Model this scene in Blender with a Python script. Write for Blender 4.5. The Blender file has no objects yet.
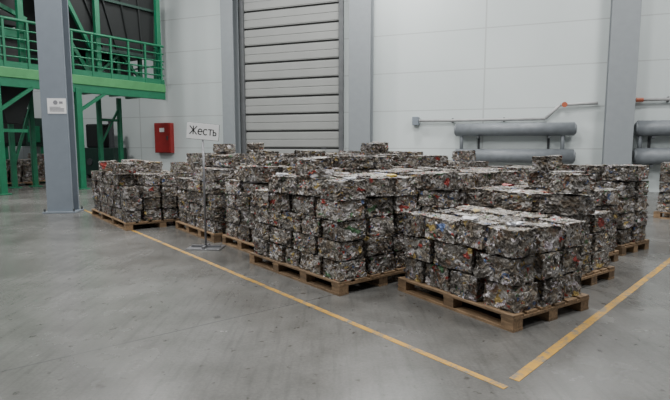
import bpy, bmesh, math, random
from mathutils import Vector, Matrix, Euler, noise
from mathutils.bvhtree import BVHTree
random.seed(7)
C = bpy.context.scene.collection
H = 1.2; F = 500.0; TH = math.atan(0.11); CT, ST = math.cos(TH), math.sin(TH)

# ---------------------------------------------------------------- camera
cd = bpy.data.cameras.new('camera'); cam = bpy.data.objects.new('camera', cd); C.objects.link(cam)
cam.location = (0, 0, H); cam.rotation_euler = (math.pi/2 - TH, 0, 0)
cd.sensor_width = 36; cd.lens = 36*F/670; cd.clip_end = 200
bpy.context.scene.camera = cam

def ray(u, v):
    x = (u-335)/F; y = (200-v)/F
    return Vector((x, y*ST+CT, y*CT-ST))
def G(u, v, z=0.0):
    d = ray(u, v); t = (z-H)/d.z
    return Vector((d.x*t, d.y*t, z))
def project(p):
    q = p - Vector((0, 0, H)); dep = q.y*CT - q.z*ST
    if dep < .05: return None
    return 335+F*q.x/dep, 200-F*(q.y*ST+q.z*CT)/dep

# ---------------------------------------------------------------- materials
def mat(name):
    m = bpy.data.materials.new(name); m.use_nodes = True
    nt = m.node_tree; b = nt.nodes['Principled BSDF']
    return m, nt, b
def nd(nt, t, **kw):
    n = nt.nodes.new(t)
    for k, v in kw.items(): setattr(n, k, v)
    return n
def ramp(nt, stops, interp='LINEAR'):
    r = nt.nodes.new('ShaderNodeValToRGB'); r.color_ramp.interpolation = interp
    e = r.color_ramp.elements
    e[0].position, e[0].color = stops[0][0], (*stops[0][1], 1)
    e[1].position, e[1].color = stops[1][0], (*stops[1][1], 1)
    for p, c in stops[2:]:
        x = e.new(p); x.color = (*c, 1)
    return r
def painted(name, col, rough=.5, metal=0.0, var=.12, scale=6.0, bump=.01):
    m, nt, b = mat(name)
    tc = nd(nt, 'ShaderNodeTexCoord'); n = nd(nt, 'ShaderNodeTexNoise')
    n.inputs['Scale'].default_value = scale; n.inputs['Detail'].default_value = 6
    nt.links.new(tc.outputs['Object'], n.inputs['Vector'])
    lo = tuple(c*(1-var) for c in col); hi = tuple(min(1, c*(1+var)) for c in col)
    r = ramp(nt, [(.3, lo), (.7, hi)]); nt.links.new(n.outputs['Fac'], r.inputs['Fac'])
    nt.links.new(r.outputs['Color'], b.inputs['Base Color'])
    b.inputs['Roughness'].default_value = rough; b.inputs['Metallic'].default_value = metal
    if bump:
        bp = nd(nt, 'ShaderNodeBump'); bp.inputs['Strength'].default_value = bump*5; bp.inputs['Distance'].default_value = .01
        nt.links.new(n.outputs['Fac'], bp.inputs['Height']); nt.links.new(bp.outputs['Normal'], b.inputs['Normal'])
    return m

M_steel = painted('blue_grey_steel_paint', (.20, .23, .265), .4, var=.04)
M_steel_l = painted('grey_steel_paint', (.25, .27, .285), .42, var=.04)
M_dark = painted('dark_metal', (.05, .055, .06), .5)
M_pole = painted('sign_pole_metal', (.20, .20, .21), .4, .5)
M_rad = painted('radiator_grey_paint', (.165, .18, .195), .45)
M_green = painted('green_machine_paint', (.005, .125, .058), .4)
M_lime = painted('light_green_edge_paint', (.05, .22, .075), .45)
M_black = painted('black_sheet', (.007, .009, .009), .65)
M_hop = painted('black_hopper_sheet', (.006, .008, .008), .7)
M_dgreen = painted('dark_green_machine', (.010, .036, .026), .5)
M_red = painted('red_cabinet_paint', (.28, .02, .02), .4)
M_redv = painted('red_valve_paint', (.38, .10, .05), .4)
M_paper = painted('white_paper', (.74, .74, .74), .7, var=.03)
M_ink = painted('black_ink', (.02, .02, .02), .8)
M_inkg = painted('grey_ink', (.22, .22, .24), .8)
M_door = painted('door_panel_paint', (.29, .295, .285), .45, var=.05, scale=1.2)
M_doorf = painted('door_frame_paint', (.12, .125, .13), .45)
M_seal = painted('door_seal_rubber', (.035, .035, .035), .7)
M_pipe = painted('pipe_grey_paint', (.34, .34, .34), .45)

def wood(name, col):
    m, nt, b = mat(name)
    tc = nd(nt, 'ShaderNodeTexCoord'); oi = nd(nt, 'ShaderNodeObjectInfo')
    mp = nd(nt, 'ShaderNodeMapping'); mp.inputs['Scale'].default_value = (14, 2.5, 14)
    ad = nd(nt, 'ShaderNodeVectorMath', operation='ADD')
    nt.links.new(tc.outputs['Object'], ad.inputs[0]); nt.links.new(oi.outputs['Random'], ad.inputs[1])
    nt.links.new(ad.outputs[0], mp.inputs['Vector'])
    n = nd(nt, 'ShaderNodeTexNoise'); n.inputs['Scale'].default_value = 3; n.inputs['Detail'].default_value = 9; n.inputs['Roughness'].default_value = .7
    nt.links.new(mp.outputs['Vector'], n.inputs['Vector'])
    r = ramp(nt, [(.28, tuple(c*.28 for c in col)), (.54, col), (.78, tuple(min(1, c*1.35) for c in col))])
    nt.links.new(n.outputs['Fac'], r.inputs['Fac'])
    hs = nd(nt, 'ShaderNodeHueSaturation'); hs.inputs['Saturation'].default_value = .92
    mr = nd(nt, 'ShaderNodeMapRange'); mr.inputs[3].default_value = .5; mr.inputs[4].default_value = 1.15
    nt.links.new(oi.outputs['Random'], mr.inputs[0]); nt.links.new(mr.outputs[0], hs.inputs['Value'])
    nt.links.new(r.outputs['Color'], hs.inputs['Color']); nt.links.new(hs.outputs['Color'], b.inputs['Base Color'])
    b.inputs['Roughness'].default_value = .75
    return m
M_wood = wood('pallet_wood', (.27, .165, .08))

def tin(name, bright=1.0):
    m, nt, b = mat(name); L = nt.links.new
    tc = nd(nt, 'ShaderNodeTexCoord'); oi = nd(nt, 'ShaderNodeObjectInfo')
    mul = nd(nt, 'ShaderNodeMath', operation='MULTIPLY'); mul.inputs[1].default_value = 57.0
    L(oi.outputs['Random'], mul.inputs[0])
    cmb = nd(nt, 'ShaderNodeCombineXYZ')
    for i in range(3): L(mul.outputs[0], cmb.inputs[i])
    ad = nd(nt, 'ShaderNodeVectorMath', operation='ADD')
    L(tc.outputs['Object'], ad.inputs[0]); L(cmb.outputs[0], ad.inputs[1])
    wn = nd(nt, 'ShaderNodeTexNoise'); wn.inputs['Scale'].default_value = 13; wn.inputs['Detail'].default_value = 3
    L(ad.outputs[0], wn.inputs['Vector'])
    sc = nd(nt, 'ShaderNodeVectorMath', operation='SCALE'); sc.inputs['Scale'].default_value = .14
    L(wn.outputs['Color'], sc.inputs[0])
    ad2 = nd(nt, 'ShaderNodeVectorMath', operation='ADD'); L(ad.outputs[0], ad2.inputs[0]); L(sc.outputs[0], ad2.inputs[1])
    mp = nd(nt, 'ShaderNodeMapping'); mp.inputs['Scale'].default_value = (1, 1, 2.1); L(ad2.outputs[0], mp.inputs['Vector'])
    v1 = nd(nt, 'ShaderNodeTexVoronoi'); v1.inputs['Scale'].default_value = 14; L(mp.outputs['Vector'], v1.inputs['Vector'])
    v2 = nd(nt, 'ShaderNodeTexVoronoi'); v2.inputs['Scale'].default_value = 35; L(mp.outputs['Vector'], v2.inputs['Vector'])
    s1 = nd(nt, 'ShaderNodeSeparateColor'); L(v1.outputs['Color'], s1.inputs['Color'])
    s2 = nd(nt, 'ShaderNodeSeparateColor'); L(v2.outputs['Color'], s2.inputs['Color'])
    cols = [(0, (.105, .094, .083)), (.15, (.23, .215, .20)), (.32, (.36, .35, .338)), (.45, (.19, .155, .12)), (.555, (.43, .42, .425)),
            (.65, (.065, .058, .052)), (.72, (.295, .26, .215)), (.825, (.18, .115, .08)), (.868, (.70, .68, .71)), (.903, (.35, .058, .048)),
            (.924, (.085, .18, .09)), (.94, (.095, .145, .30)), (.955, (.44, .33, .125)), (.976, (.48, .44, .49))]
    r1 = ramp(nt, cols, 'CONSTANT'); L(s1.outputs[0], r1.inputs['Fac'])
    r2 = ramp(nt, cols, 'CONSTANT'); L(s2.outputs[1], r2.inputs['Fac'])
    mx = nd(nt, 'ShaderNodeMix', data_type='RGBA')
    gt = nd(nt, 'ShaderNodeMath', operation='GREATER_THAN'); gt.inputs[1].default_value = .38
    L(s1.outputs[2], gt.inputs[0]); L(gt.outputs[0], mx.inputs[0])
    L(r1.outputs['Color'], mx.inputs[6]); L(r2.outputs['Color'], mx.inputs[7])
    dn = nd(nt, 'ShaderNodeTexNoise'); dn.inputs['Scale'].default_value = 8; dn.inputs['Detail'].default_value = 4; L(ad.outputs[0], dn.inputs['Vector'])
    dr = ramp(nt, [(.34, (.60, .56, .51)), (.62, (1, .99, .97))]); L(dn.outputs['Fac'], dr.inputs['Fac'])
    mxd = nd(nt, 'ShaderNodeMix', data_type='RGBA', blend_type='MULTIPLY'); mxd.inputs[0].default_value = 1
    L(mx.outputs[2], mxd.inputs[6]); L(dr.outputs['Color'], mxd.inputs[7])
    hs = nd(nt, 'ShaderNodeHueSaturation'); hs.inputs['Saturation'].default_value = 1.0
    mr = nd(nt, 'ShaderNodeMapRange'); mr.inputs[3].default_value = .75*bright; mr.inputs[4].default_value = 1.3*bright
    L(oi.outputs['Random'], mr.inputs[0]); L(mr.outputs[0], hs.inputs['Value'])
    L(mxd.outputs[2], hs.inputs['Color']); L(hs.outputs['Color'], b.inputs['Base Color'])
    b.inputs['Metallic'].default_value = .4
    rr = nd(nt, 'ShaderNodeMapRange'); rr.inputs[3].default_value = .20; rr.inputs[4].default_value = .55
    L(s2.outputs[0], rr.inputs[0]); L(rr.outputs[0], b.inputs['Roughness'])
    fn = nd(nt, 'ShaderNodeTexNoise'); fn.inputs['Scale'].default_value = 50; fn.inputs['Detail'].default_value = 3
    L(ad.outputs[0], fn.inputs['Vector'])
    am = nd(nt, 'ShaderNodeMath', operation='ADD'); L(s2.outputs[0], am.inputs[0]); L(fn.outputs['Fac'], am.inputs[1])
    am2 = nd(nt, 'ShaderNodeMath', operation='ADD'); L(am.outputs[0], am2.inputs[0]); L(s1.outputs[1], am2.inputs[1])
    bp = nd(nt, 'ShaderNodeBump'); bp.inputs['Strength'].default_value = 1.0; bp.inputs['Distance'].default_value = .018
    L(am2.outputs[0], bp.inputs['Height']); L(bp.outputs['Normal'], b.inputs['Normal'])
    return m
M_tin = tin('crushed_tin')

def floor_mat():
    m, nt, b = mat('concrete_floor'); L = nt.links.new
    tc = nd(nt, 'ShaderNodeTexCoord')
    n1 = nd(nt, 'ShaderNodeTexNoise'); n1.inputs['Scale'].default_value = .6; n1.inputs['Detail'].default_value = 7; n1.inputs['Roughness'].default_value = .6
    n2 = nd(nt, 'ShaderNodeTexNoise'); n2.inputs['Scale'].default_value = 3.2; n2.inputs['Detail'].default_value = 9; n2.inputs['Roughness'].default_value = .7
    n3 = nd(nt, 'ShaderNodeTexNoise'); n3.inputs['Scale'].default_value = 60; n3.inputs['Detail'].default_value = 4
    n4 = nd(nt, 'ShaderNodeTexNoise'); n4.inputs['Scale'].default_value = .9; n4.inputs['Detail'].default_value = 7; n4.inputs['Roughness'].default_value = .6
    n6 = nd(nt, 'ShaderNodeTexNoise'); n6.inputs['Scale'].default_value = 14; n6.inputs['Detail'].default_value = 3
    mps = nd(nt, 'ShaderNodeMapping'); mps.inputs['Rotation'].default_value = (0, 0, .7); mps.inputs['Scale'].default_value = (9, .7, 1)
    n5 = nd(nt, 'ShaderNodeTexNoise'); n5.inputs['Scale'].default_value = 3; n5.inputs['Detail'].default_value = 6
    for n in (n1, n2, n3, n4, n6): L(tc.outputs['Object'], n.inputs['Vector'])
    L(tc.outputs['Object'], mps.inputs['Vector']); L(mps.outputs['Vector'], n5.inputs['Vector'])
    r1 = ramp(nt, [(.32, (.120, .117, .110)), (.68, (.186, .182, .173))]); L(n1.outputs['Fac'], r1.inputs['Fac'])
    r2 = ramp(nt, [(.28, (.76, .76, .75)), (.55, (1, 1, 1)), (.75, (1.0, 1.0, 1.0))]); L(n2.outputs['Fac'], r2.inputs['Fac'])
    r3 = ramp(nt, [(.3, (.82, .82, .82)), (.7, (1, 1, 1))]); L(n3.outputs['Fac'], r3.inputs['Fac'])
    r4 = ramp(nt, [(.25, (.68, .67, .65)), (.60, (1, 1, 1))]); L(n4.outputs['Fac'], r4.inputs['Fac'])
    r5 = ramp(nt, [(.32, (.84, .84, .84)), (.50, (1, 1, 1))]); L(n5.outputs['Fac'], r5.inputs['Fac'])
    r6 = ramp(nt, [(.29, (.55, .53, .51)), (.35, (1, 1, 1))]); L(n6.outputs['Fac'], r6.inputs['Fac'])
    cur = r1.outputs['Color']
    for r in (r2, r3, r4, r5, r6):
        mx = nd(nt, 'ShaderNodeMix', data_type='RGBA', blend_type='MULTIPLY'); mx.inputs[0].default_value = 1
        L(cur, mx.inputs[6]); L(r.outputs['Color'], mx.inputs[7]); cur = mx.outputs[2]
    # tyre marks: pairs of worn arcs left by the loader
    for (px, py, rad) in ((4.5, 9.5, 9.6), (4.5, 9.5, 9.1), (-6.0, -2.0, 6.2), (-6.0, -2.0, 5.8), (2.5, -3.5, 5.1), (2.5, -3.5, 4.75)):
        dist = nd(nt, 'ShaderNodeVectorMath', operation='DISTANCE'); dist.inputs[1].default_value = (px, py, 0); L(tc.outputs['Object'], dist.inputs[0])
        sb = nd(nt, 'ShaderNodeMath', operation='SUBTRACT'); L(dist.outputs['Value'], sb.inputs[0]); sb.inputs[1].default_value = rad
        ab = nd(nt, 'ShaderNodeMath', operation='ABSOLUTE'); L(sb.outputs[0], ab.inputs[0])
        mrr = nd(nt, 'ShaderNodeMapRange'); mrr.inputs[1].default_value = .03; mrr.inputs[2].default_value = .12; mrr.inputs[3].default_value = 1; mrr.inputs[4].default_value = 0; L(ab.outputs[0], mrr.inputs[0])
        mm = nd(nt, 'ShaderNodeMapRange'); mm.inputs[1].default_value = .35; mm.inputs[2].default_value = .75; mm.inputs[3].default_value = 0; mm.inputs[4].default_value = .38; L(n2.outputs['Fac'], mm.inputs[0])
        mu = nd(nt, 'ShaderNodeMath', operation='MULTIPLY'); L(mrr.outputs[0], mu.inputs[0]); L(mm.outputs[0], mu.inputs[1])
        mx = nd(nt, 'ShaderNodeMix', data_type='RGBA'); L(mu.outputs[0], mx.inputs[0]); L(cur, mx.inputs[6]); mx.inputs[7].default_value = (.05, .048, .045, 1); cur = mx.outputs[2]
    mp = nd(nt, 'ShaderNodeMapping'); mp.inputs['Rotation'].default_value = (0, 0, math.radians(-38)); mp.inputs['Location'].default_value = (1.0, 2.1, 0)
    L(tc.outputs['Object'], mp.inputs['Vector'])
    sp = nd(nt, 'ShaderNodeSeparateXYZ'); L(mp.outputs['Vector'], sp.inputs[0])
    joint = None
    for ax in ('X', 'Y'):
        mo = nd(nt, 'ShaderNodeMath', operation='PINGPONG'); mo.inputs[1].default_value = 2.6; L(sp.outputs[ax], mo.inputs[0])
        lt = nd(nt, 'ShaderNodeMath', operation='LESS_THAN'); lt.inputs[1].default_value = .007; L(mo.outputs[0], lt.inputs[0])
        if joint is None: joint = lt
        else:
            a = nd(nt, 'ShaderNodeMath', operation='MAXIMUM'); L(joint.outputs[0], a.inputs[0]); L(lt.outputs[0], a.inputs[1]); joint = a
    ms = nd(nt, 'ShaderNodeMath', operation='MULTIPLY'); ms.inputs[1].default_value = .6; L(joint.outputs[0], ms.inputs[0])
    mx3 = nd(nt, 'ShaderNodeMix', data_type='RGBA'); L(ms.outputs[0], mx3.inputs[0]); L(cur, mx3.inputs[6]); mx3.inputs[7].default_value = (.05, .05, .05, 1)
    L(mx3.outputs[2], b.inputs['Base Color'])
    rr = nd(nt, 'ShaderNodeMapRange'); rr.inputs[1].default_value = .25; rr.inputs[2].default_value = .75; rr.inputs[3].default_value = .18; rr.inputs[4].default_value = .32
    L(n4.outputs['Fac'], rr.inputs[0]); L(rr.outputs[0], b.inputs['Roughness'])
    bp = nd(nt, 'ShaderNodeBump'); bp.inputs['Strength'].default_value = .08; bp.inputs['Distance'].default_value = .004
    L(n3.outputs['Fac'], bp.inputs['Height']); L(bp.outputs['Normal'], b.inputs['Normal'])
    return m
M_floor = floor_mat()

def wall_mat():
    m, nt, b = mat('sandwich_panel_wall'); L = nt.links.new
    tc = nd(nt, 'ShaderNodeTexCoord'); sp = nd(nt, 'ShaderNodeSeparateXYZ'); L(tc.outputs['Object'], sp.inputs[0])
    n = nd(nt, 'ShaderNodeTexNoise'); n.inputs['Scale'].default_value = .5; n.inputs['Detail'].default_value = 5; L(tc.outputs['Object'], n.inputs['Vector'])
    r = ramp(nt, [(.3, (.55, .60, .595)), (.7, (.61, .655, .65))]); L(n.outputs['Fac'], r.inputs['Fac'])
    mo = nd(nt, 'ShaderNodeMath', operation='PINGPONG'); mo.inputs[1].default_value = .55; L(sp.outputs['Z'], mo.inputs[0])
    lt = nd(nt, 'ShaderNodeMath', operation='LESS_THAN'); lt.inputs[1].default_value = .014; L(mo.outputs[0], lt.inputs[0])
    mo2 = nd(nt, 'ShaderNodeMath', operation='PINGPONG'); mo2.inputs[1].default_value = 3.0; L(sp.outputs['X'], mo2.inputs[0])
    lt2 = nd(nt, 'ShaderNodeMath', operation='LESS_THAN'); lt2.inputs[1].default_value = .02; L(mo2.outputs[0], lt2.inputs[0])
    mxx = nd(nt, 'ShaderNodeMath', operation='MAXIMUM'); L(lt.outputs[0], mxx.inputs[0]); L(lt2.outputs[0], mxx.inputs[1])
    ms = nd(nt, 'ShaderNodeMath', operation='MULTIPLY'); ms.inputs[1].default_value = .42; L(mxx.outputs[0], ms.inputs[0])
    mx = nd(nt, 'ShaderNodeMix', data_type='RGBA'); L(ms.outputs[0], mx.inputs[0]); L(r.outputs['Color'], mx.inputs[6]); mx.inputs[7].default_value = (.25, .25, .25, 1)
    L(mx.outputs[2], b.inputs['Base Color']); b.inputs['Roughness'].default_value = .5
    return m
M_wall = wall_mat()

def line_mat():
    m, nt, b = mat('worn_yellow_paint'); L = nt.links.new
    tc = nd(nt, 'ShaderNodeTexCoord')
    n = nd(nt, 'ShaderNodeTexNoise'); n.inputs['Scale'].default_value = 7; n.inputs['Detail'].default_value = 12; n.inputs['Roughness'].default_value = .85
    L(tc.outputs['Object'], n.inputs['Vector'])
    r = ramp(nt, [(.44, (.14, .13, .11)), (.50, (.40, .215, .025)), (.75, (.54, .30, .035))]); L(n.outputs['Fac'], r.inputs['Fac'])
    L(r.outputs['Color'], b.inputs['Base Color']); b.inputs['Roughness'].default_value = .6
    return m
M_line = line_mat()

# ---------------------------------------------------------------- mesh building
class MB:
    def __init__(s): s.v = []; s.f = []
    def box(s, x0, x1, y0, y1, z0, z1, mtx=None):
        k = len(s.v)
        for z in (z0, z1):
            for x, y in ((x0, y0), (x1, y0), (x1, y1), (x0, y1)):
                p = Vector((x, y, z)); s.v.append(mtx @ p if mtx else p)
        for q in ((3, 2, 1, 0), (4, 5, 6, 7), (0, 1, 5, 4), (1, 2, 6, 5), (2, 3, 7, 6), (3, 0, 4, 7)):
            s.f.append([k+i for i in q])
        return s
    def hexa(s, pts):
        k = len(s.v); s.v += [Vector(p) for p in pts]
        for q in ((3, 2, 1, 0), (4, 5, 6, 7), (0, 1, 5, 4), (1, 2, 6, 5), (2, 3, 7, 6), (3, 0, 4, 7)):
            s.f.append([k+i for i in q])
        return s
    def tube(s, p0, p1, r, n=12, r1=None):
        p0, p1 = Vector(p0), Vector(p1); d = (p1-p0).normalized(); r1 = r if r1 is None else r1
        a = d.orthogonal().normalized(); b = d.cross(a); k = len(s.v)
        for p, q in ((p0, r), (p1, r1)):
            for i in range(n):
                t = 2*math.pi*i/n; s.v.append(p+(a*math.cos(t)+b*math.sin(t))*q)
        for i in range(n): s.f.append([k+i, k+(i+1) % n, k+n+(i+1) % n, k+n+i])
        s.f.append([k+i for i in reversed(range(n))]); s.f.append([k+n+i for i in range(n)])
        return s
    def beam(s, p0, p1, w, h=None):
        p0, p1 = Vector(p0), Vector(p1); d = (p1-p0); L = d.length; d.normalize(); h = w if h is None else h
        up = Vector((0, 0, 1)) if abs(d.z) < .99 else Vector((1, 0, 0))
        a = d.cross(up).normalized(); b = a.cross(d)
        m = Matrix((a, d, b)).transposed().to_4x4(); m.translation = p0
        return s.box(-w/2, w/2, 0, L, -h/2, h/2, m)
    def add_mesh(s, me, mtx):
        k = len(s.v); s.v += [mtx @ v.co for v in me.vertices]
        s.f += [[k+i for i in p.vertices] for p in me.polygons]
        return s
    def build(s, name, m, parent=None, bevel=0.0, smooth=False):
        me = bpy.data.meshes.new(name); me.from_pydata([tuple(v) for v in s.v], [], s.f); me.update()
        me.materials.append(m)
        o = bpy.data.objects.new(name, me); C.objects.link(o)
        if parent: o.parent = parent
        if smooth:
            for p in me.polygons: p.use_smooth = len(p.vertices) == 4
        if bevel:
            b = o.modifiers.new('bevel', 'BEVEL'); b.width = bevel; b.segments = 2; b.limit_method = 'ANGLE'
        return o
def tag(o, label=None, cat=None, group=None, kind=None):
    if label: o['label'] = label
    if cat: o['category'] = cat
    if group: o['group'] = group
    if kind: o['kind'] = kind
    return o
def thing(name, loc, rz, label, cat, group=None):
    o = bpy.data.objects.new(name, None); o.empty_display_size = .2; C.objects.link(o)
    o.location = loc; o.rotation_euler = (0, 0, rz); return tag(o, label, cat, group)

# ---------------------------------------------------------------- setting
fl = MB().box(-24, 16, -4, 28, -.2, 0).build('floor', M_floor); tag(fl, kind='structure')
Wd = Vector((.9365, -.351, 0)).normalized(); Nd = Vector((-Wd.y, Wd.x, 0)); WA = math.atan2(Wd.y, Wd.x)
P0 = G(290, 182)
def wl(u, v, off=0.0):
    d = ray(u, v); t = (Nd.dot(P0)-off)/Nd.dot(d); p = Vector((0, 0, H))+d*t
    return (p-P0).dot(Wd), p.z
def wp(s, off=0.0, z=0.0): return P0+Wd*s-Nd*off+Vector((0, 0, z))
ds0, _ = wl(242, 100); ds1, _ = wl(344, 100); dtop = wl(290, -14)[1]
w = MB().box(-20, ds0, 0, .25, 0, 9).box(ds1, 14, 0, .25, 0, 9).box(ds0, ds1, 0, .25, dtop, 9).build('wall_back', M_wall)
w.location = P0; w.rotation_euler = (0, 0, WA); tag(w, kind='structure')

door = MB().box(ds0, ds0+.14, -.10, .02, 0, dtop+.12).box(ds1-.14, ds1, -.10, .02, 0, dtop+.12).box(ds0+.14, ds1-.14, -.10, .02, dtop-.10, dtop+.12).build('door_1', M_doorf, None, .008)
door.location = P0; door.rotation_euler = (0, 0, WA); tag(door, kind='structure')
npan = 11; ph = (dtop-.10)/npan
for i in range(npan):
    z0 = i*ph
    b = MB().box(ds0+.14, ds1-.14, .0, .05, z0+.03, z0+ph-.03)
    b.box(ds0+.14, ds1-.14, -.012, .0, z0+.055, z0+ph*.48).box(ds0+.14, ds1-.14, -.012, .0, z0+ph*.53, z0+ph-.055)
    b.build('door_panel', M_door, door, .006)
MB().box(ds0+.1, ds1-.1, .05, .09, 0, dtop).build('door_seal', M_seal, door)
hx = ds1-.6
MB().tube((hx, -.012, 1.1), (hx, -.09, 1.1), .015).tube((hx-.12, -.09, 1.1), (hx+.02, -.09, 1.1), .015).build('door_handle', M_dark, door)

# ---------------------------------------------------------------- columns
def column(loc, wdt, dep, ht, label, m, rz=WA):
    t = thing('steel_column', loc, rz, label, 'column')
    MB().box(-wdt/2, wdt/2, -dep/2, -dep/2+.035, .03, ht).build('flange', m, t, .004)
    MB().box(-wdt/2, wdt/2, dep/2-.035, dep/2, .03, ht).build('flange', m, t, .004)
    MB().box(-.02, .02, -dep/2+.035, dep/2-.035, .03, ht).build('web', m, t)
    MB().box(-wdt/2-.06, wdt/2+.06, -dep/2-.06, dep/2+.06, 0, .03).build('base_plate', m, t, .004)
    for sx in (-1, 1):
        for sy in (-1, 1):
            MB().tube((sx*(wdt/2+.03), sy*(dep/2+.03), .03), (sx*(wdt/2+.03), sy*(dep/2+.03), .08), .016, 6).build('anchor_bolt', M_dark, t)
    return t
cpos = G(64, 212); CA = math.radians(6)
column(cpos, .43, .30, 8, 'big grey steel column at left, standing free on the open floor beside the green platform', M_steel, CA)
def wcol(u, off, wdt, dep, label):
    s, _ = wl(u, 100, off); return column(wp(s, off), wdt, dep, 8.5, label, M_steel_l)
wcol(231, .35, .45, .34, 'grey steel wall column at the left edge of the large door')
wcol(361, .35, .66, .34, 'wide grey steel wall column at the right edge of the large door')
wcol(620, .35, .62, .34, 'grey steel column by the wall between the two pipe radiators at right')

cx, cy = Vector((math.cos(CA), math.sin(CA), 0)), Vector((-math.sin(CA), math.cos(CA), 0))
pc = cpos - cy*(.15+.001) + cx*.05
pz = H+(145-118)*pc.length/F
pt = thing('paper_notice', pc+Vector((0, 0, pz)), CA, 'white printed paper notice stuck on the big grey column', 'notice')
MB().box(-.155, .155, -.004, 0, 0, .26).build('sheet', M_paper, pt)
lb = MB()
for k in range(4):
    lb.box(-.12, .12-(.06 if k == 3 else 0), -.006, -.004, .04+k*.022, .051+k*.022)
lb.build('text_lines', M_inkg, pt)
MB().tube((-.02, -.004, .19), (-.02, -.006, .19), .038, 16).box(.04, .10, -.006, -.004, .17, .21).build('emblem', M_inkg, pt)

# ---------------------------------------------------------------- radiators and pipes on the wall
def radiator(u0, u1, rows, label):
    off = .25
    s0, _ = wl(u0, 140, off); s1, _ = wl(u1, 140, off); um = (u0+u1)/2
    zs = [wl(um, (a+b)/2, off)[1] for a, b in rows]; rs = [abs(wl(um, a, off)[1]-wl(um, b, off)[1])/2 for a, b in rows]
    mid = (s0+s1)/2; t = thing('pipe_radiator', wp(mid, off, 0), WA, label, 'radiator', None)
    h = (s1-s0)/2
    for z, r in zip(zs, rs):
        MB().tube((-h, 0, z), (h, 0, z), r, 24).build('heating_pipe', M_rad, t, 0, True)
        for sx in (-1, 1): MB().tube((sx*h, 0, z), (sx*(h+.05), 0, z), r*.98, 24, r*.6).build('end_cap', M_rad, t, 0, True)
    for sx in (-.9, .82):
        MB().tube((sx*h, 0, zs[-1]), (sx*h, 0, zs[0]), .05, 12).build('connector', M_rad, t, 0, True)
    for sx in (-.6, .6):
        MB().box(sx*h-.03, sx*h+.03, -rs[0]-.02, off, zs[0]-rs[0]-.06, zs[0]-rs[0]).box(sx*h-.03, sx*h+.03, -rs[0]-.02, off, zs[-1]-rs[-1]-.06, zs[-1]-rs[-1]).box(sx*h-.03, sx*h+.03, off-.04, off, zs[-1]-.35, zs[0]+.1).build('wall_bracket', M_dark, t)
radiator(456, 574, [(123, 136), (149, 163)], 'double grey pipe radiator on the wall behind the bales, left of the right column')
radiator(636, 716, [(120, 136), (148, 165)], 'double grey pipe radiator at the right edge, beyond the right column')

off = .12
pts = [wl(u, v, off) for u, v in ((416, 121), (545, 119), (560, 105), (598, 103))]
t = thing('water_pipe', wp(pts[0][0], off, 0), WA, 'thin grey water pipe on the wall above the radiator, with a small red valve', 'pipe')
b = MB(); q = [Vector((s-pts[0][0], 0, z)) for s, z in pts]
for i in range(3): b.tube(q[i], q[i+1], .04, 10)
b.build('pipe', M_pipe, t, 0, True)
MB().box(-.10, .08, -.08, .12, q[0].z-.12, q[0].z+.12).build('junction_box', M_steel, t, .01)
MB().tube(q[2]+Vector((.1, -.12, .0)), q[2]+Vector((.1, .0, 0)), .04, 10).tube(q[2]+Vector((.1, -.14, .0)), q[2]+Vector((.1, -.12, 0)), .07, 14).build('valve', M_redv, t)
for k in (.3, .7):
    p = q[0].lerp(q[1], k); MB().box(p.x-.02, p.x+.02, 0, .12, p.z-.06, p.z+.06).build('clip', M_dark, t)
pA = wl(636, 100, .12)
t = thing('water_pipe', wp(pA[0], .12, 0), WA, 'thin pipe with a red end right of the right column, above the radiator', 'pipe')
z = pA[1]; MB().tube((.1, 0, z), (3.2, 0, z), .04, 10).build('pipe', M_pipe, t, 0, True)
MB().tube((.0, 0, z), (.16, 0, z), .055, 12).build('valve', M_redv, t)
for k in (.7, 2.4): MB().box(k-.02, k+.02, 0, .12, z-.06, z+.06).build('clip', M_dark, t)

sA, zA = wl(154, 123, .2); sB, zB = wl(171, 153, .2)
t = thing('fire_cabinet', wp((sA+sB)/2, .2, 0), WA, 'red fire hose cabinet hung on the rear wall left of the door', 'cabinet')
hw = (sB-sA)/2
MB().box(-hw, hw, 0, .2, zB, zA).build('body', M_red, t, .01)
fd = MB().box(-hw+.03, hw-.03, -.02, 0, zB+.03, zA-.03).build('door', M_red, t, .008)
MB().box(hw-.13, hw-.09, -.05, -.02, (zA+zB)/2-.07, (zA+zB)/2+.07).build('handle', M_dark, fd)
MB().box(-.10, .10, -.024, -.02, zA-.32, zA-.18).build('sticker', M_paper, fd)

# ---------------------------------------------------------------- green sorting platform
A = G(0, 195); B = G(168, 183); mdir = (B-A).normalized(); ma = math.atan2(mdir.y, mdir.x); ML = (B-A).length
nn = Vector((-mdir.y, mdir.x, 0))
def tm(u, y=0.0):
    k = (u-335)/F; Q = A+nn*y
    return (k*Q.y-Q.x)/(mdir.x-k*mdir.y)
plat = thing('sorting_platform', A, ma, 'green steel sorting platform with railings and large black hopper at upper left', 'platform')
D0, D1 = 2.72, 3.06
MB().box(-2.5, ML, -.06, .06, D0+.1, D1).build('edge_beam', M_lime, plat, .01)
MB().box(-2.5, ML, -.04, .05, D0-.12, D0+.1).build('lower_beam', M_green, plat, .01)
MB().box(ML-.12, ML, .06, 2.0, D0, D1).build('edge_beam', M_green, plat, .01)
MB().box(-2.5, ML-.12, .06, 2.0, D1-.09, D1-.01).build('deck', M_dgreen, plat)
for i in range(8):
    x = -2.2+i*.9; MB().box(x-.05, x+.05, .06, 2.0, D0+.03, D1-.09).build('joist', M_green, plat)
for u, y in ((2, 0), (82, 0), (122, 1.9), (102, 1.9), (35, 1.9), (14, 1.9)):
    x = tm(u, y); ww = .075 if y == 0 else .06
    MB().box(x-ww, x+ww, y-ww, y+ww, 0, D0).box(x-.14, x+.14, y-.14, y+.14, 0, .03).build('leg', M_green, plat, .006)
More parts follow.
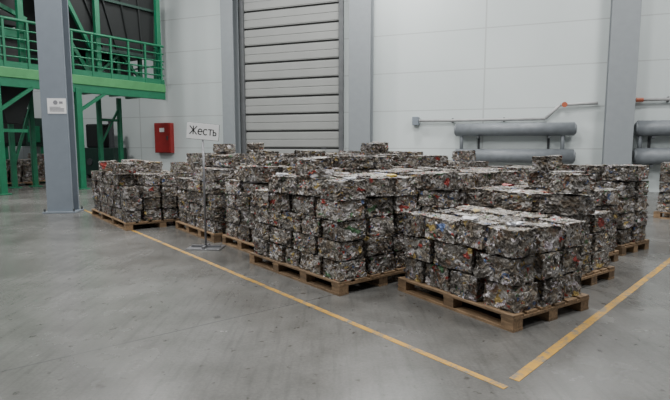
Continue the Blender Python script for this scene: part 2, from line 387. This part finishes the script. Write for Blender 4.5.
MB().beam((tm(82), 0, 2.1), (tm(82)+.75, 0, D0-.1), .08).build('brace', M_green, plat)
MB().beam((tm(2), 0, 2.0), (tm(2)+.8, 0, D0-.1), .08).build('brace', M_green, plat)
MB().beam((tm(102, 1.9), 1.9, 1.2), (tm(122, 1.9), 1.9, 2.4), .06).build('brace', M_green, plat)
MB().beam((tm(102, 1.9), 1.9, 2.0), (tm(122, 1.9), 1.9, 2.0), .08).build('cross_beam', M_green, plat)
MB().beam((tm(2), 0, 1.55), (tm(30), 0, 1.55), .08).build('cross_beam', M_green, plat)
MB().beam((tm(14, 1.9), 1.9, .6), (tm(35, 1.9), 1.9, 2.3), .07).build('brace', M_green, plat)
for i in range(14):
    x = -2.4+i*(ML+2.3)/13
    MB().box(x-.026, x+.026, -.03, .03, D1, D1+1.15).build('railing_post', M_green, plat)
for z, r in ((1.15, .04), (.92, .022), (.70, .022), (.48, .022), (.27, .022)):
    MB().tube((-2.5, 0, D1+z), (ML, 0, D1+z), r, 10).build('handrail', M_green, plat)
for z, r in ((1.15, .035), (.60, .025)):
    MB().tube((ML-.03, 0, D1+z), (ML-.03, 2.0, D1+z), r, 10).build('handrail', M_green, plat)
    MB().tube((-2.5, 1.95, D1+z), (ML, 1.95, D1+z), r, 10).build('handrail', M_green, plat)
MB().box(-2.5, ML, -.012, .012, D1, D1+.15).build('toe_board', M_green, plat)
for u, y in ((163, .12), (104, .14), (30, .16), (6, .3), (160, 1.85), (80, 1.85)):
    x = tm(u, y); MB().box(x-.065, x+.065, y-.065, y+.065, D1-.05, D1+4.2).build('frame_post', M_green, plat, .006)
h0, h1 = tm(66, .3), tm(161, .3)
zb, zt = D1+.85, D1+3.6
xm = h0+(h1-h0)*.30
hp = MB().hexa([(xm, .40, zb), (h1-.04, .40, zb), (h1-.04, 1.6, zb), (xm, 1.6, zb),
           (h0-.6, .24, zt), (h1, .24, zt), (h1, 1.75, zt), (h0-.6, 1.75, zt)]).build('hopper', M_hop, plat, .01)
def hop(fx, fz):
    a = Vector((xm, .40, zb)).lerp(Vector((h0-.6, .24, zt)), fz); b_ = Vector((h1-.04, .40, zb)).lerp(Vector((h1, .24, zt)), fz)
    return a.lerp(b_, fx)+Vector((0, -.03, 0))
for k in range(1, 5): MB().beam(hop(k/5, 0), hop(k/5, 1), .05).build('rib', M_black, hp)
MB().beam(hop(0, 0), hop(0, 1), .09).build('edge_frame', M_green, hp)
MB().beam(hop(0, 0), hop(1, 0), .09).build('edge_frame', M_dgreen, hp)
MB().beam(hop(0, .5), hop(1, .5), .07).build('edge_frame', M_dgreen, hp)
for xx in (xm+.15, (xm+h1)/2, h1-.3):
    for yy in (.75, 1.5): MB().box(xx-.05, xx+.05, yy-.05, yy+.05, D1-.02, zb+.02).build('hopper_support', M_green, plat)
MB().beam((xm+.15, .60, D1+.05), ((xm+h1)/2, .60, zb), .07).build('brace', M_green, plat)
MB().beam((h1-.3, .60, D1+.05), ((xm+h1)/2, .60, zb), .07).build('brace', M_green, plat)
MB().beam((xm-.05, .3, D1+.02), (h0-.5, .3, D1+2.2), .10).build('brace', M_green, plat)
MB().box(h0-.4, ML-.1, 1.78, 1.84, D1, D1+3.6).build('rear_panel', M_black, plat)
for i in range(6):
    x = h0-.3+i*(ML-h0+.1)/5.2; MB().box(x-.04, x+.04, 1.70, 1.78, D1, D1+zb-D1).build('panel_post', M_dgreen, plat)
MB().box(h0-.4, ML-.1, 1.70, 1.78, D1+.55, D1+.65).build('panel_rail', M_dgreen, plat)
MB().box(xm+.25, h1-.45, .85, 1.4, D1, D1+.6).build('gearbox', M_black, plat, .03)
MB().tube((h0+.05, 1.1, D1+.32), (xm+.2, 1.1, D1+.32), .26, 18).build('feed_motor', M_black, plat)
MB().box(-2.5, h0-.6, .7, 1.6, D1+.15, D1+1.0).build('conveyor', M_black, plat, .02)
for i in range(6):
    x = -2.4+i*.5
    if x < h0-.65: MB().box(x-.03, x+.03, .64, .70, D1-.01, D1+1.0).build('conveyor_leg', M_green, plat)
MB().box(-2.5, h0-.6, .60, .70, D1+.85, D1+1.05).build('conveyor_side', M_green, plat)
MB().beam((-2.2, .45, D1+1.25), (h0-.6, .45, D1+2.5), .14).build('brace', M_green, plat)
MB().beam((-2.2, .45, D1+2.6), (h0-.7, .45, D1+1.3), .10).build('brace', M_green, plat)
MB().box(-2.5, h0-.6, .40, .50, D1+1.9, D1+2.05).build('cross_beam', M_green, plat)
MB().box(-2.5, h0-.7, .40, .50, D1+2.7, D1+2.85).build('cross_beam', M_green, plat)
MB().box(-2.5, h0-.7, 1.0, 1.6, D1+1.2, D1+3.6).build('cover_panel', M_black, plat, .02)
for i in range(4):
    x = -2.2+i*.7; MB().box(x-.03, x+.03, .94, 1.0, D1+1.2, D1+3.6).build('cover_rib', M_dgreen, plat)
cx0, cx1 = tm(-6, .9), tm(34, .9)
MB().hexa([(cx0+.3, .7, 1.75), (cx1-.3, .7, 1.75), (cx1-.3, 1.3, 1.75), (cx0+.3, 1.3, 1.75), (cx0, .5, D0+.03), (cx1, .5, D0+.03), (cx1, 1.6, D0+.03), (cx0, 1.6, D0+.03)]).build('discharge_chute', M_black, plat, .01)

# machinery below the platform
p = G(18, 177); t = thing('baling_press', p, ma-.2, 'dark green machine standing under the green platform at far left', 'machine')
MB().box(-1.9, .9, -.5, .6, 1.15, 2.2).build('body', M_dgreen, t, .02)
MB().box(-1.3, .2, -.56, -.5, 1.25, 2.1).build('cover_panel', M_black, t, .01)
MB().box(-.9, .6, -.3, .4, 2.2, 2.55).build('motor_housing', M_black, t, .04)
MB().box(.3, .7, -.60, -.5, 1.3, 1.9).build('control_box', M_green, t, .01)
for k in range(4): MB().box(-1.8+k*.5, -1.7+k*.5, -.60, -.5, 1.15, 2.2).build('frame_rib', M_green, t)
for sx in (-1.8, -.4, .8):
    MB().box(sx-.08, sx+.08, -.45, .5, 0, 1.15).build('leg', M_green, t)
p = G(106, 178); t = thing('hydraulic_unit', p, WA, 'dark low hydraulic unit by the rear wall behind the left bale stack', 'machine')
MB().box(-.85, .75, -.35, .3, .12, 1.1).build('tank', M_dgreen, t, .02)
MB().box(-.6, .1, -.25, .2, 1.1, 1.95).build('motor', M_black, t, .05)
MB().tube((.4, -.05, 1.1), (.4, -.05, 2.05), .09, 14).build('cylinder', M_dark, t)
MB().tube((-.2, 0, 1.8), (.4, -.05, 1.95), .04, 8).build('hose', M_black, t)
MB().tube((-.35, -.38, .6), (-.35, -.34, .6), .12, 14).build('gauge', M_dark, t)
for sx in (-.6, .6): MB().box(sx-.08, sx+.08, -.33, .28, 0, .12).build('foot', M_dark, t)

# ---------------------------------------------------------------- sign on a stand
sp_ = G(206, 248)
sg = thing('sign_stand', sp_, math.radians(-4), 'metal pole sign stand with a white name board before the bales', 'sign')
MB().box(-.20, .20, -.13, .13, 0, .012).build('base_plate', M_pole, sg, .003)
MB().box(-.17, .17, -.015, .015, .012, .035).box(-.015, .015, -.11, .11, .012, .035).build('base_ribs', M_pole, sg)
MB().tube((0, 0, .012), (0, 0, 1.40), .012, 12).build('pole', M_pole, sg, 0, True)
bd = MB().box(-.185, .185, -.012, 0, 0, .18).build('board', M_paper, sg, .002)
bd.location = (.0, -.014, 1.262); bd.rotation_euler = (0, math.radians(5), 0)
MB().box(-.188, .188, 0, .006, -.003, .183).build('backing', M_dark, bd)
def arc(cx_, cz, rx, rz, a0, a1, n=10):
    return [(cx_+rx*math.cos(math.radians(a0+(a1-a0)*i/n)), cz+rz*math.sin(math.radians(a0+(a1-a0)*i/n))) for i in range(n+1)]
XH = .066; CH = .094
strokes = [
 [(-.118, 0), (-.118, CH)], [(-.160, CH), (-.120, CH*.5)], [(-.160, 0), (-.120, CH*.5)], [(-.076, CH), (-.116, CH*.5)], [(-.076, 0), (-.116, CH*.5)],
 [(-.058, XH*.52), (-.010, XH*.52)], arc(-.034, XH/2, .025, XH/2, 0, 310),
 arc(.032, XH/2, .025, XH/2, 50, 310),
 [(.066, XH), (.114, XH)], [(.090, 0), (.090, XH)],
 [(.128, 0), (.128, XH)], [(.128, 0), (.146, 0)], [(.128, XH*.55), (.146, XH*.55)], arc(.146, XH*.275, .016, XH*.275, -90, 90, 8)]
lm = MB()
for s in strokes:
    for (x0, z0), (x1, z1) in zip(s[:-1], s[1:]):
        d = Vector((x1-x0, 0, z1-z0)); e = d.normalized()*.003
        lm.beam(Vector((x0, 0, z0))-e, Vector((x1, 0, z1))+e, .0112)
for v in lm.v: v.y = v.y*.12
lt = lm.build('lettering', M_ink, bd); lt.location = (.003, -.0130, .055); lt.scale = (.95, 1, .95); lt['label'] = 'black lettering on the board'

# ---------------------------------------------------------------- floor lines
def strip(p0, p1, wd, label):
    d = (p1-p0); L = d.length; m = MB().box(0, L, -wd/2, wd/2, 0, .002).build('floor_line', M_line)
    m.location = p0; m.rotation_euler = (0, 0, math.atan2(d.y, d.x)); tag(m, label, 'floor marking')
strip(G(82, 209), G(506, 388), .042, 'long worn yellow line painted on the floor along the front of the bales')
strip(G(514, 380), G(750, 199), .054, 'short worn yellow line painted on the floor at lower right of the bales')

# ---------------------------------------------------------------- bales
BL, BW, BH = .34, .28, .17
def bale_mesh(seed):
    rnd = random.Random(seed); nx, ny, nz = 15, 18, 10
    S = Vector((BW, BL, BH)); o3 = Vector((seed*3.1, seed*1.7, seed*.9))
    idx = {}; vs = []; fs = []
    sk = [rnd.uniform(0, .010) for _ in range(4)]
    tl = (rnd.uniform(-.06, .06), rnd.uniform(-.05, .05))
    def vid(i, j, k):
        key = (i, j, k)
        if key in idx: return idx[key]
        p = Vector(((i/nx-.5)*S.x, (j/ny-.5)*S.y, k/nz*S.z)); n = Vector((0, 0, 0)); c = 0
        if i == 0: n.x -= 1; c += 1
        if i == nx: n.x += 1; c += 1
        if j == 0: n.y -= 1; c += 1
        if j == ny: n.y += 1; c += 1
        if k == 0: n.z -= 1; c += 1
        if k == nz: n.z += 1; c += 1
        q = p+o3
        d = .0+.017*max(0, .3+.7*noise.noise(q*9))+.014*abs(noise.cell(Vector((q.x*17, q.y*17, q.z*32))+noise.noise_vector(q*14)*.9))+rnd.random()*.010
        if c == 2: d += .005*max(0, noise.noise(q*13))
        if c == 3: d += .006
        if n.z == 0 and rnd.random() < .05: d -= .010      # torn flaps of tin sticking out
        dz = d*(.6 if k == nz else .2)
        r = p-Vector((n.x*d, n.y*d, n.z*dz))
        if k == nz: r.z -= abs(tl[0]*(p.x+BW/2*(1 if tl[0] > 0 else -1)))*.5+abs(tl[1]*(p.y+BL/2*(1 if tl[1] > 0 else -1)))*.5
        if k != 0: r -= Vector((n.x, n.y, 0))*sk[(i == 0)+2*(j == 0)]*(k/nz)
        jt = Vector((rnd.uniform(-1, 1), rnd.uniform(-1, 1), rnd.uniform(-1, 1)))*.006
        for a in range(3):
            if n[a] == 0: r[a] += jt[a]
        idx[key] = len(vs); vs.append(r); return idx[key]
    for i in range(nx):
        for j in range(ny):
            fs.append([vid(i, j, 0), vid(i, j+1, 0), vid(i+1, j+1, 0), vid(i+1, j, 0)])
            fs.append([vid(i, j, nz), vid(i+1, j, nz), vid(i+1, j+1, nz), vid(i, j+1, nz)])
    for i in range(nx):
        for k in range(nz):
            fs.append([vid(i, 0, k), vid(i+1, 0, k), vid(i+1, 0, k+1), vid(i, 0, k+1)])
            fs.append([vid(i, ny, k), vid(i, ny, k+1), vid(i+1, ny, k+1), vid(i+1, ny, k)])
    for j in range(ny):
        for k in range(nz):
            fs.append([vid(0, j, k), vid(0, j, k+1), vid(0, j+1, k+1), vid(0, j+1, k)])
            fs.append([vid(nx, j, k), vid(nx, j+1, k), vid(nx, j+1, k+1), vid(nx, j, k+1)])
    zmin = min(v.z for v in vs)
    me = bpy.data.meshes.new('tin_bale'); me.from_pydata([(v.x, v.y, v.z-zmin) for v in vs], [], fs); me.update(); me.materials.append(M_tin)
    return me
BM = [bale_mesh(s+1) for s in range(20)]

PH = .11
def make_pallet(loc, rz, LB, LA, label):
    t = thing('wooden_pallet', loc, rz, label, 'pallet', 'wooden pallets under the bales')
    nb = 6; bw = LB/nb*.80
    for i in range(nb):
        x = (LB-bw)*i/(nb-1); e0, e1 = random.uniform(0, .014), random.uniform(0, .014)
        MB().box(x, x+bw, e0, LA-e1, PH-.018, PH).build('deck_board', M_wood, t, .003)
    ny = 3 if LA < 1.35 else 4
    ys = [(LA-.10)*i/(ny-1) for i in range(ny)]
    for y in ys: MB().box(0, LB, y, y+.10, PH-.036, PH-.018).build('stringer_board', M_wood, t)
    xs = [0, (LB-.10)/2, LB-.10]
    for x in xs:
        MB().box(x, x+.10, 0, LA, 0, .018).build('bottom_board', M_wood, t)
        for y in ys: MB().box(x+.002, x+.098, y+.002, y+.098, .018, PH-.036).build('block', M_wood, t)
    return t

R = math.radians
O = G(343, 298); PHI = R(37); av = Vector((-math.sin(PHI), math.cos(PHI), 0)); bv = Vector((math.cos(PHI), math.sin(PHI), 0))
def st(s, t): return O+av*s+bv*t
# name, near corner, phi, LA, LB, layers, pallet?, share of the top left off, share of extra loose bales, layer height
STK = [
 ('the foremost right stack', G(513, 333), R(33), 1.14, .86, 3, True, 0, .0, 1.13),
 ('the tall central front stack', st(.05, 0), R(38.5), 1.46, .98, 5, True, .18, .15, 1.0),
 ('the narrow stack behind the sign', G(259, 257), PHI, .94, .98, 5, True, .2, .4, 1.05),
 ('the stack right of the sign pole', G(214, 243), PHI, 1.36, .98, 6, True, .4, 0, .98),
 ('the leftmost stack', G(126, 231), R(38), 2.05, 1.05, 4, True, .15, .45, 1.02),
 ('the stack behind the foremost one', G(572, 292), R(36), 1.20, .72, 4, True, .15, .5, 1.04),
 ('the small far right stack', G(622, 256), R(36), .95, .66, 5, True, .2, .4, 1.06),
 ('the stack at the right frame edge', G(694, 222), R(37), .58, 1.0, 5, True, .2, 0, 1),
 ('the narrow stack left of far right', st(-.72, 2.42), PHI, .72, .66, 5, True, .2, .3, 1),
 ('the middle stack right of center', st(.12, 1.3), PHI, 1.2, 1.05, 5, False, .4, .0, 1.0),
 ('the second row stack behind center', st(1.58, 1.08), PHI, 1.2, 1.0, 6, False, .35, .1, .98),
 ('the second row stack left of center', st(2.85, 1.2), PHI, 1.3, 1.0, 6, False, .4, .15, .98),
 ('the second row stack far left', st(4.25, .85), PHI, 1.4, 1.0, 6, False, .5, .1, .97),
 ('the third row stack right of center', st(.1, 2.42), PHI, 1.3, 1.2, 5, False, .35, .2, .97),
 ('the third row stack at center', st(1.5, 2.2), PHI, 1.35, 1.15, 6, False, .4, .1, .98),
 ('the third row stack at left', st(3.0, 2.3), PHI, 1.3, 1.0, 6, False, .5, .2, .98),
 ('the rear row stack at right', st(.4, 3.7), PHI, 1.3, 1.1, 5, False, .3, .0, .96),
 ('the rear row stack right of center', st(1.95, 3.5), PHI, 1.3, 1.1, 5, False, .2, .12, 1.02),
 ('the rear row stack at center', st(3.4, 3.5), PHI, 1.3, 1.1, 6, False, .3, .25, 1),
 ('the distant stack below the platform', G(36, 184), R(40), 1.4, 1.2, 5, True, .3, 0, 1),
 ('the distant stack at the left frame edge', G(-4, 187), R(40), 1.2, 1.0, 4, True, .3, 0, 1),
]
ORD = ['first', 'second', 'third', 'fourth', 'fifth', 'sixth', 'seventh', 'eighth']
cand = []
for si, (nm, org, phi, LA, LB, nl, hasp, rag, extra, hs) in enumerate(STK):
    rot = Matrix.Rotation(phi, 4, 'Z'); inset = .025; rnd = random.Random(si*13+5)
    nA = max(2, round((LA-2*inset)/.30)); nB = max(2, round((LB-2*inset)/.275))
    def cells(k):
        return (nA if k % 2 == 0 else max(2, nA-1)), nB
    def cuts(n, L, rr, amt):
        c = [L*i/n for i in range(n+1)]
        for i in range(1, n): c[i] += rr.uniform(-amt, amt)
        return c
    placed = {}
    for k in range(nl+1):
        a_, b_ = cells(k)
        rows = [cuts(a_, LA-2*inset, rnd, .045) for _ in range(b_)]
        xb = cuts(b_, LB-2*inset, rnd, .025)
        for j in range(b_):
            for i in range(a_):
                y0, y1 = rows[j][i], rows[j][i+1]; x0, x1 = xb[j], xb[j+1]
                if k == nl-1 and rnd.random() < rag: continue
                if k == nl:
                    if rnd.random() > extra or any(q[0] == k for q in placed if abs(q[1]-i) <= 1 and abs(q[2]-j) <= 1): continue
                if k > 0:
                    cov = 0; step = 5
                    for u_ in range(step):
                        for v_ in range(step):
                            yy = y0+(u_+.5)/step*(y1-y0); xx = x0+(v_+.5)/step*(x1-x0)
                            for (kk, _, _), (X0, X1, Y0, Y1) in placed.items():
                                if kk == k-1 and X0 <= xx <= X1 and Y0 <= yy <= Y1: cov += 1; break
                    if cov < .70*step*step: continue
                if k == nl-2 and nl > 4 and rag > .25 and rnd.random() < .10: continue
                placed[(k, i, j)] = (x0, x1, y0, y1)
                ox = oy = 0
                if j == 0: ox = -rnd.random()*.032
                if i == 0: oy = -rnd.random()*.032
                sx = (x1-x0-.009)/BW; sy = (y1-y0-.009)/BL; sz = hs*rnd.uniform(.97, 1.0)
                loc = org+rot @ Vector((inset+(x0+x1)/2+ox, inset+(y0+y1)/2+oy, 0))
                loc.z = PH+k*(BH-.0075)*hs; rz = phi+rnd.uniform(-.028, .028); tx = ty = 0
                if k == nl-1 and rnd.random() < .5: tx, ty = rnd.uniform(-.045, .045), rnd.uniform(-.045, .045); loc.z += .007
                if k == nl: rz = phi+rnd.uniform(-.6, .6); sx, sy = 1.0, .90; tx, ty = rnd.uniform(-.06, .06), rnd.uniform(-.06, .06); loc.z += .009
                fl_ = math.pi if rnd.random() < .5 else 0
                cand.append(dict(s=si, i=i, j=j, k=k, nl=nl, loc=loc, rot=Euler((tx, ty, rz+fl_)), sc=(sx, sy, sz), m=rnd.randrange(20)))
verts = []; polys = []
for c in cand:
    r = c['rot'].to_matrix(); k = len(verts)
    for z in (0, BH*c['sc'][2]):
        for x, y in ((-1, -1), (1, -1), (1, 1), (-1, 1)):
            verts.append(c['loc']+r @ Vector((x*BW/2*c['sc'][0], y*BL/2*c['sc'][1], z)))
    for q in ((3, 2, 1, 0), (4, 5, 6, 7), (0, 1, 5, 4), (1, 2, 6, 5), (2, 3, 7, 6), (3, 0, 4, 7)): polys.append([k+a for a in q])
bvh = BVHTree.FromPolygons(verts, polys)
for n, c in enumerate(cand):
    r = c['rot'].to_matrix(); c['vis'] = 0
    g = (-.85, -.3, .3, .85); S = []
    for a in g:
        for b in g: S += [(a, b, 1), (a, -1, b), (a, 1, b), (-1, a, b), (1, a, b)]
    co = Vector((0, 0, H))
    for a, b, z in S:
        p = c['loc']+r @ Vector((a*BW/2*c['sc'][0], b*BL/2*c['sc'][1], (z*.5+.5)*BH*c['sc'][2]))
        pr = project(p)
        if pr is None or not (0 <= pr[0] <= 670): continue
        d = (p-co); hit = bvh.ray_cast(co, d.normalized(), d.length+.05)
        if hit[2] is not None and hit[2]//6 == n: c['vis'] += 1
    c['score'] = c['vis']/(c['loc'].length**2)
seen = sorted([c for c in cand if c['vis'] > 1], key=lambda c: -c['score'])
print('BALES candidates', len(cand), 'seen', len(seen))
keep = seen[:300]
for c in keep: c['keep'] = True
def blabel(c):
    nm = STK[c['s']][0]; i, j = c['i'], c['j']
    if c['k'] >= c['nl']: lay = 'loose on top'
    else: lay = ('top layer' if c['k'] == c['nl']-1 else ['bottom layer', 'second layer', 'third layer', 'fourth layer', 'fifth layer', 'sixth layer'][c['k']])
    if i == 0 and j == 0: pos = 'near corner'
    elif j == 0: pos = ORD[i]+' along left side'
    elif i == 0: pos = ORD[j]+' along right side'
    else: pos = 'row '+['', 'two', 'three', 'four', 'five'][j]+' place '+['', 'two', 'three', 'four', 'five', 'six', 'seven', 'eight'][i]
    return 'tin bale, %s, %s, %s' % (lay, pos, nm)
for c in keep:
    o = bpy.data.objects.new('tin_bale', BM[c['m']]); C.objects.link(o)
    o.location = c['loc']; o.rotation_euler = c['rot']; o.scale = c['sc']
    tag(o, blabel(c), 'bale', 'crushed tin bales of '+STK[c['s']][0])
core = MB()
for c in cand:
    if not c.get('keep'):
        r = Matrix.Translation(c['loc']) @ c['rot'].to_matrix().to_4x4() @ Matrix.Diagonal((*c['sc'], 1))
        core.add_mesh(BM[c['m']], r)
for si, S in enumerate(STK):
    nm, org, phi, LA, LB, nl, hasp = S[:7]
    if not hasp:
        r = Matrix.Rotation(phi, 4, 'Z'); r.translation = org
        core.box(.03, LB-.03, .03, LA-.03, 0, PH, r)
    else: make_pallet(org, phi, LB, LA, 'worn wooden pallet under '+nm)
co = core.build('packed_bales', M_tin); tag(co, 'tightly packed tin bales inside and at the back of the stacks', 'bales', None, 'stuff')

# crushed cans lying loose on the bales
def can_mesh(seed, m):
    rnd = random.Random(seed); b = MB(); n = 10
    for a, (y, r) in enumerate(((-.05, .015), (-.045, .028), (-.02, .022), (.015, .027), (.045, .03), (.05, .016))):
        for i in range(n):
            t = 2*math.pi*i/n; q = r*(1+rnd.uniform(-.3, .3))
            b.v.append(Vector((q*math.cos(t)*1.4, y+rnd.uniform(-.008, .008), max(0, .012+q*.45*math.sin(t)))))
    for a in range(5):
        for i in range(n): b.f.append([a*n+i, a*n+(i+1) % n, (a+1)*n+(i+1) % n, (a+1)*n+i])
    b.f.append(list(reversed(range(n)))); b.f.append([5*n+i for i in range(n)])
    return b.build('crushed_can', m)
cc = {'white': painted('white_can', (.60, .59, .61), .35, .2, .3, 40), 'yellow': painted('yellow_can', (.50, .36, .07), .35, .2, .3, 40), 'red': painted('red_can', (.30, .05, .045), .35, .2, .3, 40),
      'silver': painted('silver_can', (.45, .45, .48), .3, .7, .3, 40)}
seen_at = [(392, 199, 'yellow', 'the middle stack right of center'), (282, 184, 'white', 'the left end of the tall central stack'), (350, 182, 'silver', 'the right half of the tall central stack'),
           (470, 226, 'white', 'the left half of the foremost right stack'), (515, 226, 'silver', 'the right half of the foremost right stack'), (508, 186, 'red', 'the third row stack right of center')]
cam0 = Vector((0, 0, H))
for n, (u, v, colr, where) in enumerate(seen_at):
    hit = bvh.ray_cast(cam0, ray(u, v).normalized())
    if hit[0] is None: continue
    p = hit[0]; base = bvh.ray_cast(p+ray(u, v).normalized()*.06+Vector((0, 0, .6)), Vector((0, 0, -1)))
    if base[0] is None: continue
    o = can_mesh(n, cc[colr]); o.location = base[0]-Vector((0, 0, .006)); o.rotation_euler = (0, 0, n*1.3)
    tag(o, 'loose crushed %s can lying on %s' % (colr, where), 'can', None)

# ---------------------------------------------------------------- light
wld = bpy.data.worlds.new('world'); bpy.context.scene.world = wld; wld.use_nodes = True
wld.node_tree.nodes['Background'].inputs[0].default_value = (.84, .89, .93, 1); wld.node_tree.nodes['Background'].inputs[1].default_value = .24
for x in (-11, -5, 1, 7):
    for y in (2, 8, 13):
        l = bpy.data.lights.new('high_bay_lamp', 'AREA'); l.shape = 'RECTANGLE'; l.size = 1.6; l.size_y = .6; l.energy = 375; l.color = (1, 1, .985)
        o = bpy.data.objects.new('high_bay_lamp', l); C.objects.link(o); o.location = (x, y, 8.0)
